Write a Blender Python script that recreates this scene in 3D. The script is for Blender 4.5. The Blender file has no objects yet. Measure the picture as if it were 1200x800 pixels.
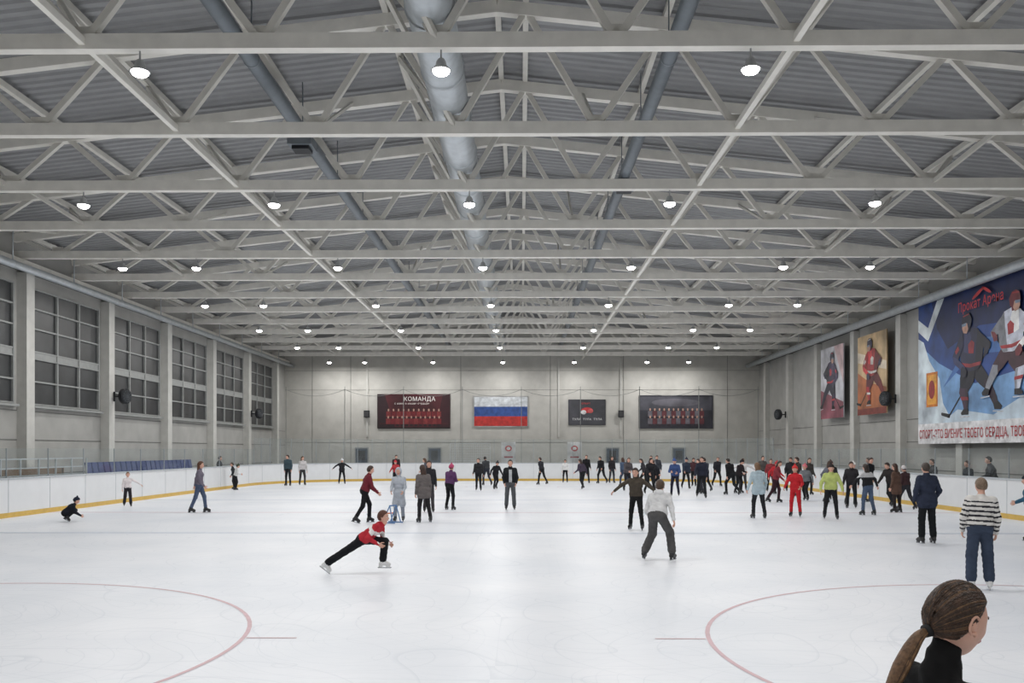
import bpy, math, random
import numpy as np
from mathutils import Vector, Matrix
random.seed(7); np.random.seed(7)
scn = bpy.context.scene
try:
    scn.view_settings.view_transform = 'Standard'
    scn.view_settings.look = 'None'
except Exception as e:
    print(e)

# ------------------------------------------------------------------ materials
def s2l(c):
    return tuple(((v/255.0)/12.92 if v/255.0 <= 0.04045 else ((v/255.0+0.055)/1.055)**2.4) for v in c)
MATS = {}
def mat(name, rgb, rough=0.6, metal=0.0, noise=0.06, nscale=6.0, bump=0.0, bscale=40.0, emit=0.0, spec=0.5, stretch=None):
    key = (name, rgb, rough)
    if key in MATS: return MATS[key]
    m = bpy.data.materials.new(name); m.use_nodes = True
    nt = m.node_tree; b = nt.nodes['Principled BSDF']
    lin = s2l(rgb)
    b.inputs['Roughness'].default_value = rough
    b.inputs['Metallic'].default_value = metal
    b.inputs['Specular IOR Level'].default_value = spec
    tc = nt.nodes.new('ShaderNodeTexCoord'); mp = nt.nodes.new('ShaderNodeMapping')
    nt.links.new(tc.outputs['Object'], mp.inputs['Vector'])
    if stretch: mp.inputs['Scale'].default_value = stretch
    if noise > 0:
        n = nt.nodes.new('ShaderNodeTexNoise'); n.inputs['Scale'].default_value = nscale
        n.inputs['Detail'].default_value = 4
        nt.links.new(mp.outputs[0], n.inputs['Vector'])
        r = nt.nodes.new('ShaderNodeValToRGB')
        r.color_ramp.elements[0].position = 0.3; r.color_ramp.elements[1].position = 0.7
        r.color_ramp.elements[0].color = tuple(v*(1-noise*1.5) for v in lin)+(1,)
        r.color_ramp.elements[1].color = tuple(min(1, v*(1+noise)) for v in lin)+(1,)
        nt.links.new(n.outputs['Fac'], r.inputs[0]); nt.links.new(r.outputs[0], b.inputs['Base Color'])
    else:
        b.inputs['Base Color'].default_value = lin+(1,)
    if bump > 0:
        n2 = nt.nodes.new('ShaderNodeTexNoise'); n2.inputs['Scale'].default_value = bscale; n2.inputs['Detail'].default_value = 3
        nt.links.new(mp.outputs[0], n2.inputs['Vector'])
        bp = nt.nodes.new('ShaderNodeBump'); bp.inputs['Strength'].default_value = bump; bp.inputs['Distance'].default_value = 0.02
        nt.links.new(n2.outputs['Fac'], bp.inputs['Height']); nt.links.new(bp.outputs[0], b.inputs['Normal'])
    if emit > 0:
        b.inputs['Emission Color'].default_value = lin+(1,); b.inputs['Emission Strength'].default_value = emit
    MATS[key] = m
    return m
def desat(rgb,k=.28):
    g=sum(rgb)/3; return tuple(int(v*(1-k)+g*k) for v in rgb)
def cloth(rgb):
    rgb=desat(rgb) if max(rgb)<180 or max(rgb)-min(rgb)<60 else desat(rgb,.1)
    return mat('cloth_%02x%02x%02x' % rgb, rgb, 0.85, 0, 0.12, 9, 0.35, 22, spec=0.2)
def skinm(rgb=(214,168,148)): return mat('skin', rgb, 0.5, 0, 0.05, 20, spec=0.35)
def hairm(rgb): return mat('hair_%02x%02x%02x' % rgb, rgb, 0.45, 0, 0.35, 60, 0.4, 150, spec=0.4)
def glass_mat():
    m = bpy.data.materials.new('rink_shield_glass'); m.use_nodes = True
    nt = m.node_tree; nt.nodes.remove(nt.nodes['Principled BSDF'])
    o = nt.nodes['Material Output']
    t = nt.nodes.new('ShaderNodeBsdfTransparent'); t.inputs[0].default_value = (0.93,0.96,0.96,1)
    g = nt.nodes.new('ShaderNodeBsdfGlossy'); g.inputs['Roughness'].default_value = 0.05; g.inputs[0].default_value = (.9,.95,1,1)
    d = nt.nodes.new('ShaderNodeBsdfDiffuse'); d.inputs[0].default_value = (.6,.66,.68,1)
    a = nt.nodes.new('ShaderNodeMixShader'); a.inputs[0].default_value = 0.5
    nt.links.new(g.outputs[0], a.inputs[1]); nt.links.new(d.outputs[0], a.inputs[2])
    x = nt.nodes.new('ShaderNodeMixShader'); x.inputs[0].default_value = 0.12
    nt.links.new(t.outputs[0], x.inputs[1]); nt.links.new(a.outputs[0], x.inputs[2])
    nt.links.new(x.outputs[0], o.inputs[0])
    return m

# ------------------------------------------------------------------ mesh builder
class MB:
    def __init__(s): s.v=[]; s.f=[]; s.m=[]; s.mats=[]; s.n=0
    def slot(s, m):
        if m not in s.mats: s.mats.append(m)
        return s.mats.index(m)
    def add(s, vs, fs, m):
        k = s.slot(m) if not isinstance(m, (list, np.ndarray)) else None
        vs = np.asarray(vs, float)
        s.v.append(vs)
        for i, f in enumerate(fs):
            s.f.append([int(a)+s.n for a in f]); s.m.append(k if k is not None else int(m[i]))
        s.n += len(vs)
    def box(s, lo, hi, m):
        x0,y0,z0=lo; x1,y1,z1=hi
        v=[(x0,y0,z0),(x1,y0,z0),(x1,y1,z0),(x0,y1,z0),(x0,y0,z1),(x1,y0,z1),(x1,y1,z1),(x0,y1,z1)]
        s.add(v,[(0,3,2,1),(4,5,6,7),(0,1,5,4),(1,2,6,5),(2,3,7,6),(3,0,4,7)],m)
    def beam(s, a, b, w, h, m):
        a=np.array(a,float); b=np.array(b,float); t=(b-a)/np.linalg.norm(b-a)
        up=np.array([0,0,1.]) if abs(t[2])<.95 else np.array([0,1.,0])
        u=np.cross(t,up); u/=np.linalg.norm(u); v=np.cross(u,t)
        vs=[]
        for p in (a,b):
            for su,sv in ((-1,-1),(1,-1),(1,1),(-1,1)): vs.append(p+u*su*w/2+v*sv*h/2)
        s.add(vs,[(0,1,2,3),(7,6,5,4),(0,4,5,1),(1,5,6,2),(2,6,7,3),(3,7,4,0)],m)
    def loft(s, pts, rad, m, n=6, ref=(0,0,1.)):
        pts=np.asarray(pts,float); N=len(pts)
        t=np.gradient(pts,axis=0); t/= (np.linalg.norm(t,axis=1)[:,None]+1e-9)
        ref=np.array(ref,float); vs=[]
        for i in range(N):
            u=np.cross(t[i],ref)
            if np.linalg.norm(u)<.05: u=np.cross(t[i],np.array([1.,0.02,0.01]))
            u/=np.linalg.norm(u); w=np.cross(u,t[i])
            r=rad[i]; ru,rw=(r if isinstance(r,(tuple,list)) else (r,r))
            for k in range(n):
                a=2*math.pi*k/n; vs.append(pts[i]+u*ru*math.cos(a)+w*rw*math.sin(a))
        fs=[]
        for i in range(N-1):
            for k in range(n):
                k2=(k+1)%n; fs.append((i*n+k,i*n+k2,(i+1)*n+k2,(i+1)*n+k))
        fs.append(tuple(range(n))[::-1]); fs.append(tuple((N-1)*n+k for k in range(n)))
        s.add(vs,fs,m)
    def spin(s, prof, m, n=16, c=(0,0,0)):
        vs=[]; 
        for r,z in prof:
            for k in range(n):
                a=2*math.pi*k/n; vs.append((c[0]+r*math.cos(a),c[1]+r*math.sin(a),c[2]+z))
        fs=[]
        for i in range(len(prof)-1):
            for k in range(n):
                k2=(k+1)%n; fs.append((i*n+k,i*n+k2,(i+1)*n+k2,(i+1)*n+k))
        s.add(vs,fs,m)
    def mesh(s, name, smooth=False):
        me=bpy.data.meshes.new(name)
        me.from_pydata(np.concatenate(s.v).tolist() if s.v else [], [], s.f)
        for m in s.mats: me.materials.append(m)
        me.polygons.foreach_set('material_index', s.m)
        if smooth: me.polygons.foreach_set('use_smooth',[True]*len(s.f))
        me.update(); return me
    def obj(s, name, smooth=False, loc=(0,0,0), rotz=0):
        o=bpy.data.objects.new(name, s.mesh(name,smooth)); o.location=loc; o.rotation_euler=(0,0,rotz)
        scn.collection.objects.link(o); return o
def inst(name, me, loc, rotz=0):
    o=bpy.data.objects.new(name,me); o.location=loc; o.rotation_euler=(0,0,rotz); scn.collection.objects.link(o); return o

# ------------------------------------------------------------------ constants
XL,XR,Y0,Y1 = -17.2,17.2,-8.0,65.0
RX0,RX1,RY0,RY1,RR = -15.5,14.5,-0.7,59.3,8.5
EAVE, RIDGE, XRIDGE = 9.60, 11.50, -0.5
wallm = mat('wall_panel_grey',(168,167,163),0.85,0,0.07,1.2,0.1,8)
wallb = mat('wall_panel_light',(192,190,184),0.85,0,0.07,1.2,0.1,8)
wallm2= mat('wall_lower_grey',(150,150,148),0.85,0,0.06,2)
pil   = mat('pilaster_concrete',(196,195,190),0.8,0,0.05,3)
steel = mat('painted_steel',(238,235,227),0.5,0,0.05,3)
steel2= mat('painted_steel_bracing',(222,219,211),0.55,0,0.05,3)
darkm = mat('dark_metal',(38,40,44),0.5,0.3,0.05)
galv  = mat('galvanised_duct',(196,202,206),0.32,0.35,0.08,4)
pipeb = mat('grey_blue_pipe',(120,127,133),0.45,0.3,0.06,4)

# ---- room shell
fl=MB(); fl.box((XL,Y0,-0.3),(XR,Y1,-0.02), mat('rubber_floor',(70,72,75),0.8,0,0.1,5)); fl.obj('floor')
w=MB(); w.box((XL-.3,Y0,-.3),(XL,Y1,EAVE+.05),wallm); w.obj('wall_left')
w=MB(); w.box((XR,Y0,-.3),(XR+.3,Y1,EAVE+.05),wallm); w.obj('wall_right')
def gable(name,y0,y1,m):
    g=MB(); P=[(XL-.3,-.3),(XR+.3,-.3),(XR+.3,EAVE),(XRIDGE,RIDGE),(XL-.3,EAVE)]
    vs=[(x,y0,z) for x,z in P]+[(x,y1,z) for x,z in P]
    fs=[(0,1,2,3,4),(9,8,7,6,5)]+[(i,i+5,(i+1)%5+5,(i+1)%5) for i in range(5)]
    g.add(vs,fs,m); g.obj(name)
gable('wall_back',Y1,Y1+.3,wallb); gable('wall_front',Y0-.3,Y0,wallm)

# ---- corrugated ceiling
c=MB(); xs=[XL-.3,XRIDGE,XR+.3]; zs=[EAVE,RIDGE,EAVE]; ys=[]; y=Y0-.3
while y<Y1+.3:
    ys += [(y,0),(y+.12,0),(y+.16,-.05),(y+.26,-.05)]; y+=.30
vs=[]; fs=[]
for yy,dz in ys:
    for xx,zz in zip(xs,zs): vs.append((xx,yy,zz+dz))
for i in range(len(ys)-1):
    for k in range(2): fs.append((i*3+k,i*3+k+1,i*3+k+4,i*3+k+3))
c.add(vs,fs,mat('corrugated_roof_sheet',(156,157,158),0.55,0.1,0.05,2)); c.obj('ceiling')

# ---- trusses
def ztop(x):
    t = (x-XL)/(XRIDGE-XL) if x<XRIDGE else (XR-x)/(XR-XRIDGE)
    return 9.22+(RIDGE-9.22-.36)*t
ZB=8.65
FR=[14.5+3.93*k for k in range(-5,13)]
nodes=[-15.72+2.875*k for k in range(12)]
t=MB()
t.beam((XL,0,ZB),(XR,0,ZB),.20,.25,steel)
t.beam((XL,0,ztop(XL)),(XRIDGE,0,ztop(XRIDGE)),.20,.26,steel)
t.beam((XRIDGE,0,ztop(XRIDGE)),(XR,0,ztop(XR)),.20,.26,steel)
tops=[XL+.15]+[(nodes[i]+nodes[i+1])/2 for i in range(11)]+[XR-.15]
for i,xb in enumerate(nodes):
    for xt in (tops[i],tops[i+1]):
        t.beam((xb,0,ZB),(xt,0,ztop(xt)),.12,.12,steel2)
    t.box((xb-.18,-.012,ZB-.02),(xb+.18,.012,ZB+.28),steel2)
tm=t.mesh('roof_truss')
for y in FR: inst('roof_truss',tm,(0,y,0))
# purlins + longitudinal trusses
p=MB()
for xt in tops+[XRIDGE]:
    p.beam((xt,Y0,ztop(xt)+.19),(xt,Y1,ztop(xt)+.19),.12,.14,steel2)
p.obj('roof_purlins')
for xl in (nodes[3],nodes[7]):
    l=MB(); l.beam((xl,Y0,ZB),(xl,Y1,ZB),.10,.12,steel)
    l.obj('longitudinal_roof_beam')
l=MB()
for j,xl in enumerate(nodes):
    for i in range(len(FR)-1):
        a,b=FR[i],FR[i+1]; mid=(a+b)/2
        xm=(tops[j] if j<6 else tops[j+1]) if j%2==1 else xl
        if j%2==1 :
            l.beam((xl,a,ZB),(xm,mid,ztop(xm)+.1),.09,.09,steel2)
            l.beam((xl,b,ZB),(xm,mid,ztop(xm)+.1),.09,.09,steel2)
        elif i%2==0:
            l.beam((xl,a,ZB),(xl,b,ztop(xl)),.07,.07,steel2)
l.obj('roof_cross_bracing')

# ---- ducts
def tube(name,x,z,r,m,y0=Y0+.05,y1=Y1-.1,rings=4.0):
    d=MB(); n=24
    d.loft([(x,y0,z),(x,(y0+y1)/2,z),(x,y1,z)],[r,r,r],m,n)
    if rings:
        y=y0+1
        while y<y1:
            d.loft([(x,y-.03,z),(x,y+.03,z)],[r*1.06,r*1.06],m,n); 
            d.box((x-.01,y-.02,z+r),(x+.01,y+.02,max(z+r+.05,ztop(x)+.1)),m)
            y+=rings
    o=d.obj(name,True)
    return o
tube('ventilation_duct',-1.50,9.32,.40,galv,rings=2.4)
tube('ventilation_duct',-5.15,9.5,.15,pipeb)
tube('ventilation_duct',2.8,9.5,.15,pipeb)
for x,y in ((-5.15,21.0),(2.8,24.4)):
    d=MB(); d.box((x-.28,y-.3,9.14),(x+.28,y+.3,9.34),pipeb); d.box((x-.2,y-.2,9.06),(x+.2,y+.2,9.14),darkm); d.obj('air_diffuser')
# eaves beams and pipes
for sgn,xw in ((1,XL),(-1,XR)):
    b=MB()
    b.box((min(xw,xw+sgn*.35),Y0,8.25),(max(xw,xw+sgn*.35),Y1,8.5),steel)
    b.obj('trim_eaves_beam')
    tube('service_pipe',xw+sgn*(.62 if sgn>0 else .85),8.12,.13 if sgn>0 else .17,galv,rings=4)
    tube('service_pipe',xw+sgn*.22,8.16,.05,darkm,rings=0)

# ---- left wall pilasters and windows
LP=[24.4,30.6,36.7,42.8,49.1,55.5,61.9]
for y in [5.8,12.1,18.3]+LP:
    b=MB(); b.box((XL,y-.25,-.02),(XL+.35,y+.25,8.1),pil); b.box((XL,y-.33,-.02),(XL+.42,y+.33,.5),pil); b.obj('wall_pilaster')
for y in [23.6,29.2,34.8,40.4,46.0,51.7,57.2,62.5]:
    b=MB(); b.box((XR-.3,y-.25,-.02),(XR,y+.25,8.1),pil); b.box((XR-.37,y-.33,-.02),(XR,y+.33,.5),pil); b.obj('wall_pilaster')
wglass=mat('night_window_glass',(46,48,50),0.38,0,0.3,1.5)
wfr=mat('window_frame_grey',(150,152,150),0.5)
k=1
for i in range(len(LP)-1):
    ya,yb=LP[i]+.65,LP[i+1]-.6
    b=MB(); x=XL
    b.box((x,ya,3.65),(x+.03,yb,7.7),wglass)
    for z in (3.65,4.45,5.25,5.5,6.3,7.0,7.7):
        b.box((x,ya-.03,z-.028),(x+.10,yb+.03,z+.028),wfr)
    b.box((x,ya,5.25),(x+.08,yb,5.5),wfr)
    for q in range(4):
        yy=ya+(yb-ya)*q/3; b.box((x,yy-.04,3.65),(x+.11,yy+.04,7.7),wfr)
    b.box((x,ya-.15,3.52),(x+.22,yb+.15,3.6),wfr)
    b.obj('window_%d'%k); k+=1
# wall panel seams
for sgn,xw in ((1,XL),(-1,XR)):
    b=MB()
    for z in (1.2,2.4,3.4):
        b.box((min(xw,xw+sgn*.02),Y0,z-.012),(max(xw,xw+sgn*.02),Y1,z+.012),mat('panel_seam',(110,110,108),.9))
    b.obj('trim_wall_seam')
b=MB()
seam=mat('panel_seam',(128,128,124),.9)
for x in (-15.2,-12.4,-4.4,2.1,7.4,14.9): b.box((x-.015,Y1-.02,0),(x+.015,Y1,8.9),seam)
for z in (2.6,6.4,7.8): b.box((XL,Y1-.018,z-.012),(XR,Y1,z+.012),seam)
b.obj('trim_back_wall_seam')
for x in (-11.2,2.7,7.2):
    b=MB(); b.box((x-.06,Y1-.12,3),(x+.06,Y1,8.7),pil); b.obj('wall_conduit')

# ---- doors back wall
k=1
for x in (-11.6,-6.3,6.6,11.4):
    b=MB(); b.box((x-.5,Y1-.07,-.02),(x+.5,Y1-.01,2.25),wfr); b.box((x-.42,Y1-.10,0),(x+.42,Y1-.03,2.15),mat('door_blue_grey',(70,80,92),.5))
    b.box((x-.25,Y1-.11,1.3),(x+.25,Y1-.09,2.0),wglass); b.box((x+.3,Y1-.15,1.0),(x+.36,Y1-.1,1.12),steel); b.obj('door_%d'%k); k+=1

# ---- ice, lines
def rrect(off=0.0, n=14):
    x0,x1,y0,y1,r=RX0-off,RX1+off,RY0-off,RY1+off,RR+off; pts=[]
    for cx,cy,a0 in ((x1-r,y0+r,-90),(x1-r,y1-r,0),(x0+r,y1-r,90),(x0+r,y0+r,180)):
        for i in range(n+1):
            a=math.radians(a0+90*i/n); pts.append((cx+r*math.cos(a),cy+r*math.sin(a)))
    return pts
def ice_material():
    m=bpy.data.materials.new('ice_surface'); m.use_nodes=True; nt=m.node_tree; b=nt.nodes['Principled BSDF']
    L=nt.links.new; N_=nt.nodes.new
    b.inputs['Roughness'].default_value=.38; b.inputs['Specular IOR Level'].default_value=.4
    tc=N_('ShaderNodeTexCoord')
    n1=N_('ShaderNodeTexNoise'); n1.inputs['Scale'].default_value=.35; n1.inputs['Detail'].default_value=7; L(tc.outputs['Object'],n1.inputs['Vector'])
    r1=N_('ShaderNodeValToRGB'); r1.color_ramp.elements[0].position=.35; r1.color_ramp.elements[1].position=.65
    r1.color_ramp.elements[0].color=s2l((226,230,237))+(1,); r1.color_ramp.elements[1].color=s2l((239,241,246))+(1,)
    L(n1.outputs['Fac'],r1.inputs[0])
    last=r1.outputs[0]
    for sc,loc in ((.22,(3,1,0)),(.4,(9,4,0)),(.3,(21,17,0)),(.6,(1,7,0))):
        mp=N_('ShaderNodeMapping'); mp.inputs['Location'].default_value=loc; L(tc.outputs['Object'],mp.inputs['Vector'])
        nd=N_('ShaderNodeTexNoise'); nd.inputs['Scale'].default_value=sc; nd.inputs['Detail'].default_value=0; L(mp.outputs[0],nd.inputs['Vector'])
        m0=N_('ShaderNodeMath'); m0.operation='MULTIPLY'; m0.inputs[1].default_value=18; L(nd.outputs['Fac'],m0.inputs[0])
        m1=N_('ShaderNodeMath'); m1.operation='FRACT'; L(m0.outputs[0],m1.inputs[0])
        rr=N_('ShaderNodeValToRGB'); rr.color_ramp.elements[0].position=.0; rr.color_ramp.elements[1].position=.05
        rr.color_ramp.elements[0].color=(1,1,1,1); rr.color_ramp.elements[1].color=(0,0,0,1); L(m1.outputs[0],rr.inputs[0])
        mu=N_('ShaderNodeMath'); mu.operation='MULTIPLY'; mu.inputs[1].default_value=.42; L(rr.outputs[0],mu.inputs[0])
        mc=N_('ShaderNodeMix'); mc.data_type='RGBA'; L(mu.outputs[0],mc.inputs[0]); L(last,mc.inputs[6]); mc.inputs[7].default_value=s2l((204,210,219))+(1,)
        last=mc.outputs[2]
    L(last,b.inputs['Base Color'])
    n3=N_('ShaderNodeTexNoise'); n3.inputs['Scale'].default_value=5; n3.inputs['Detail'].default_value=5; L(tc.outputs['Object'],n3.inputs['Vector'])
    bp=N_('ShaderNodeBump'); bp.inputs['Strength'].default_value=.1; bp.inputs['Distance'].default_value=.02; L(n3.outputs['Fac'],bp.inputs['Height']); L(bp.outputs[0],b.inputs['Normal'])
    return m
icem=ice_material()
pts=rrect(0.02)
b=MB(); b.add([(x,y,0) for x,y in pts]+[(x,y,-.02) for x,y in pts],[tuple(range(len(pts)))]+[(i,(i+1)%len(pts),(i+1)%len(pts)+len(pts),i+len(pts)) for i in range(len(pts))],icem); b.obj('ice_rink')
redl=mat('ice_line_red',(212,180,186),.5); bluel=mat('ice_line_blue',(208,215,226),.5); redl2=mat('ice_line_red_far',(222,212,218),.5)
def ring(name,cx,cy,r,wd,m,n=96):
    b=MB(); vs=[]; fs=[]
    for i in range(n):
        a=2*math.pi*i/n
        for rr in (r-wd/2,r+wd/2): vs.append((cx+rr*math.cos(a),cy+rr*math.sin(a),.003))
    for i in range(n):
        j=(i+1)%n; fs.append((2*i,2*i+1,2*j+1,2*j))
    b.add(vs,fs,m)
    return b
def quad(b,x0,y0,x1,y1,m,z=.003): b.add([(x0,y0,z),(x1,y0,z),(x1,y1,z),(x0,y1,z)],[(0,1,2,3)],m)
for sx in (-1,1):
    cx=-.5+sx*7.0
    b=ring('',cx,9.2,4.5,.05,redl)
    quad(b,cx-sx*4.5,9.72,cx-sx*5.05,9.76,redl); quad(b,cx+sx*4.5,9.72,cx+sx*5.05,9.76,redl)
    b.obj('faceoff_circle')
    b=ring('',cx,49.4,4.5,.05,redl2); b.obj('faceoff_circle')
b=ring('',-.5,29.3,4.5,.05,bluel); b.obj('center_circle')
b=MB()
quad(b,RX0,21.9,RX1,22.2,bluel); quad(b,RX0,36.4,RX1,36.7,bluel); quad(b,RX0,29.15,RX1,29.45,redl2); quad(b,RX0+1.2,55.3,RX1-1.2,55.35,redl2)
b.obj('rink_line_markings')

# ---- boards
white=mat('board_white',(226,228,230),0.35,0,0.02,2); yellow=mat('kickplate_yellow',(212,176,88),0.5)
railm=mat('board_top_rail',(186,191,196),0.4); postm=mat('shield_post_grey',(150,156,160),0.4)
inn=rrect(0); out=rrect(.12); N=len(inn)
def sweep(b,ia,oa,z0,z1,m):
    n=len(ia); vs=[(x,y,z0) for x,y in ia]+[(x,y,z1) for x,y in ia]+[(x,y,z1) for x,y in oa]+[(x,y,z0) for x,y in oa]
    fs=[]
    for i in range(n):
        j=(i+1)%n
        fs+= [(i,i+n,j+n,j),(i+n,i+2*n,j+2*n,j+n),(i+2*n,i+3*n,j+3*n,j+2*n)]
    b.add(vs,fs,m)
b=MB(); sweep(b,inn,out,0,1.15,white); sweep(b,rrect(-.015),rrect(.0),0,.15,yellow); sweep(b,rrect(-.02),rrect(.14),1.15,1.2,railm)
pp=rrect(-.001)
for i in range(len(pp)):
    a=np.array(pp[i]); c2=np.array(pp[(i+1)%len(pp)]); L=np.linalg.norm(c2-a); n=max(1,int(round(L/2.4)))
    for q in range(n):
        if L<3 and i%2: continue
        p0=a+(c2-a)*q/n; b.box((p0[0]-.008,p0[1]-.008,.15),(p0[0]+.008,p0[1]+.008,1.15),railm)
b.obj('rink_boards')
gm=glass_mat()
path=rrect(.06,14)
gl=MB()
seg=[]
for i in range(N):
    a=np.array(path[i]); c2=np.array(path[(i+1)%N]); L=np.linalg.norm(c2-a)
    if L<1e-6: continue
    n=max(1,int(round(L/2.4))) if L>3 else 1
    for q in range(n): seg.append((a+(c2-a)*q/n,a+(c2-a)*(q+1)/n))
for q,(a,c2) in enumerate(seg):
    if min(a[1],c2[1])<6: continue
    far=max(a[1],c2[1])>52
    h=2.75 if far else 2.1
    gl.add([(a[0],a[1],1.2),(c2[0],c2[1],1.2),(c2[0],c2[1],h),(a[0],a[1],h)],[(0,1,2,3)],gm)
    gl.box((a[0]-.014,a[1]-.014,1.2),(a[0]+.014,a[1]+.014,h),postm)
gl.obj('rink_shield_glass')
# protective net
b=MB(); netm=mat('net_cord',(150,152,150),.8)
xs=np.linspace(-16.2,16.2,9)
for i in range(8):
    P=[]
    for q in range(11):
        tt=q/10; P.append((xs[i]+(xs[i+1]-xs[i])*tt,61.5,6.2-.45*4*tt*(1-tt)))
    b.loft(P,[.014]*11,netm,4)
for x in xs: b.beam((x,61.5,0),(x,61.5,6.4),.04,.04,netm)
b.obj('protective_net')

# ---- lamps
emitm=mat('lamp_lens',(255,253,248),.4,0,0,emit=24)
body=mat('lamp_housing',(176,178,180),.4,.3,0)
lm=MB()
lm.spin([(0.015,.30),(.015,.14),(.05,.13),(.08,.08),(.09,.02),(.15,-.04),(.165,-.06),(.14,-.06)],body,20)
lm.spin([(.14,-.058),(.132,-.09),(.10,-.12),(.05,-.14),(.001,-.145)],emitm,20)
lmesh=lm.mesh('high_bay_lamp',True)
ld=bpy.data.lights.new('lamp_light','AREA'); ld.shape='DISK'; ld.size=.30; ld.energy=112; ld.color=(1.0,.99,.975)
rows=[(-1.2,5),(6.6,5),(14.5,5),(22.4,5),(30.2,7),(38.1,7),(46.0,7),(53.8,7),(62.8,7)]
for y,n in rows:
    cols=[-11.0,-6.2,-1.3,3.7,8.8]+([-13.5,11.7] if n==7 else [])
    for x in cols:
        o=inst('high_bay_lamp',lmesh,(x,y,ZB-.40))
        l=bpy.data.objects.new('lamp_light',ld); l.location=(0,0,-.155); l.parent=o; scn.collection.objects.link(l)

# ---- wall fans
def fan(x,y,z,rot,k=1):
    b=MB(); m=darkm; g=mat('fan_grille',(90,94,98),.4,.5)
    b.loft([(0,0,0),(.1*k,0,0),(.3*k,0,0),(.34*k,0,0)],[.3*k,.42*k,.42*k,.38*k],m,24)
    for r in (.1*k,.2*k,.3*k): 
        P=[(.36*k,r*math.cos(a),r*math.sin(a)) for a in np.linspace(0,2*math.pi,25)]
        b.loft(P,[.012]*25,g,4,ref=(1,0,0.01))
    for a in range(0,180,30):
        c_,s_=math.cos(math.radians(a))*k,math.sin(math.radians(a))*k; b.beam((.36*k,-.36*c_,-.36*s_),(.36*k,.36*c_,.36*s_),.014,.014,g)
    b.beam((-.36,0,0),(0,0,0),.06,.06,m); b.beam((-.36,0,-.2),(-.36,0,.2),.08,.04,m)
    b.obj('wall_fan',False,(x,y,z),rot)
fan(XL+.76,36.7,4.25,math.radians(-15),.75); fan(XL+.76,55.5,4.3,math.radians(-15),.75)
fan(XR-.72,40.4,4.35,math.radians(195),.8); fan(XR-.72,57.2,4.3,math.radians(195),.8)
for x in (-11.2,7.2): 
    b=MB(); b.box((x-.2,Y1-.3,4.4),(x+.2,Y1-.13,4.9),darkm); b.box((x-.16,Y1-.32,4.45),(x+.16,Y1-.3,4.85),mat('speaker_grille',(60,60,62),.8)); 
    b.obj('wall_speaker')

# ------------------------------------------------------------------ flat artwork
def ell(cx,cy,rx,ry,n=18,rot=0):
    r=math.radians(rot)
    return [(cx+rx*math.cos(a)*math.cos(r)-ry*math.sin(a)*math.sin(r),cy+rx*math.cos(a)*math.sin(r)+ry*math.sin(a)*math.cos(r)) for a in np.linspace(0,2*math.pi,n,endpoint=False)]
def rc(x0,y0,x1,y1): return [(x0,y0),(x1,y0),(x1,y1),(x0,y1)]
def ln(x0,y0,x1,y1,w0,w1=None):
    w1=w1 if w1 is not None else w0
    dx,dy=x1-x0,y1-y0; L=math.hypot(dx,dy); nx,ny=-dy/L,dx/L
    a0=math.atan2(ny,nx)
    P=[]
    for k in range(7): a=a0+math.pi*k/6; P.append((x0+w0/2*math.cos(a),y0+w0/2*math.sin(a)))
    for k in range(7): a=a0+math.pi+math.pi*k/6; P.append((x1+w1/2*math.cos(a),y1+w1/2*math.sin(a)))
    return P
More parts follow.
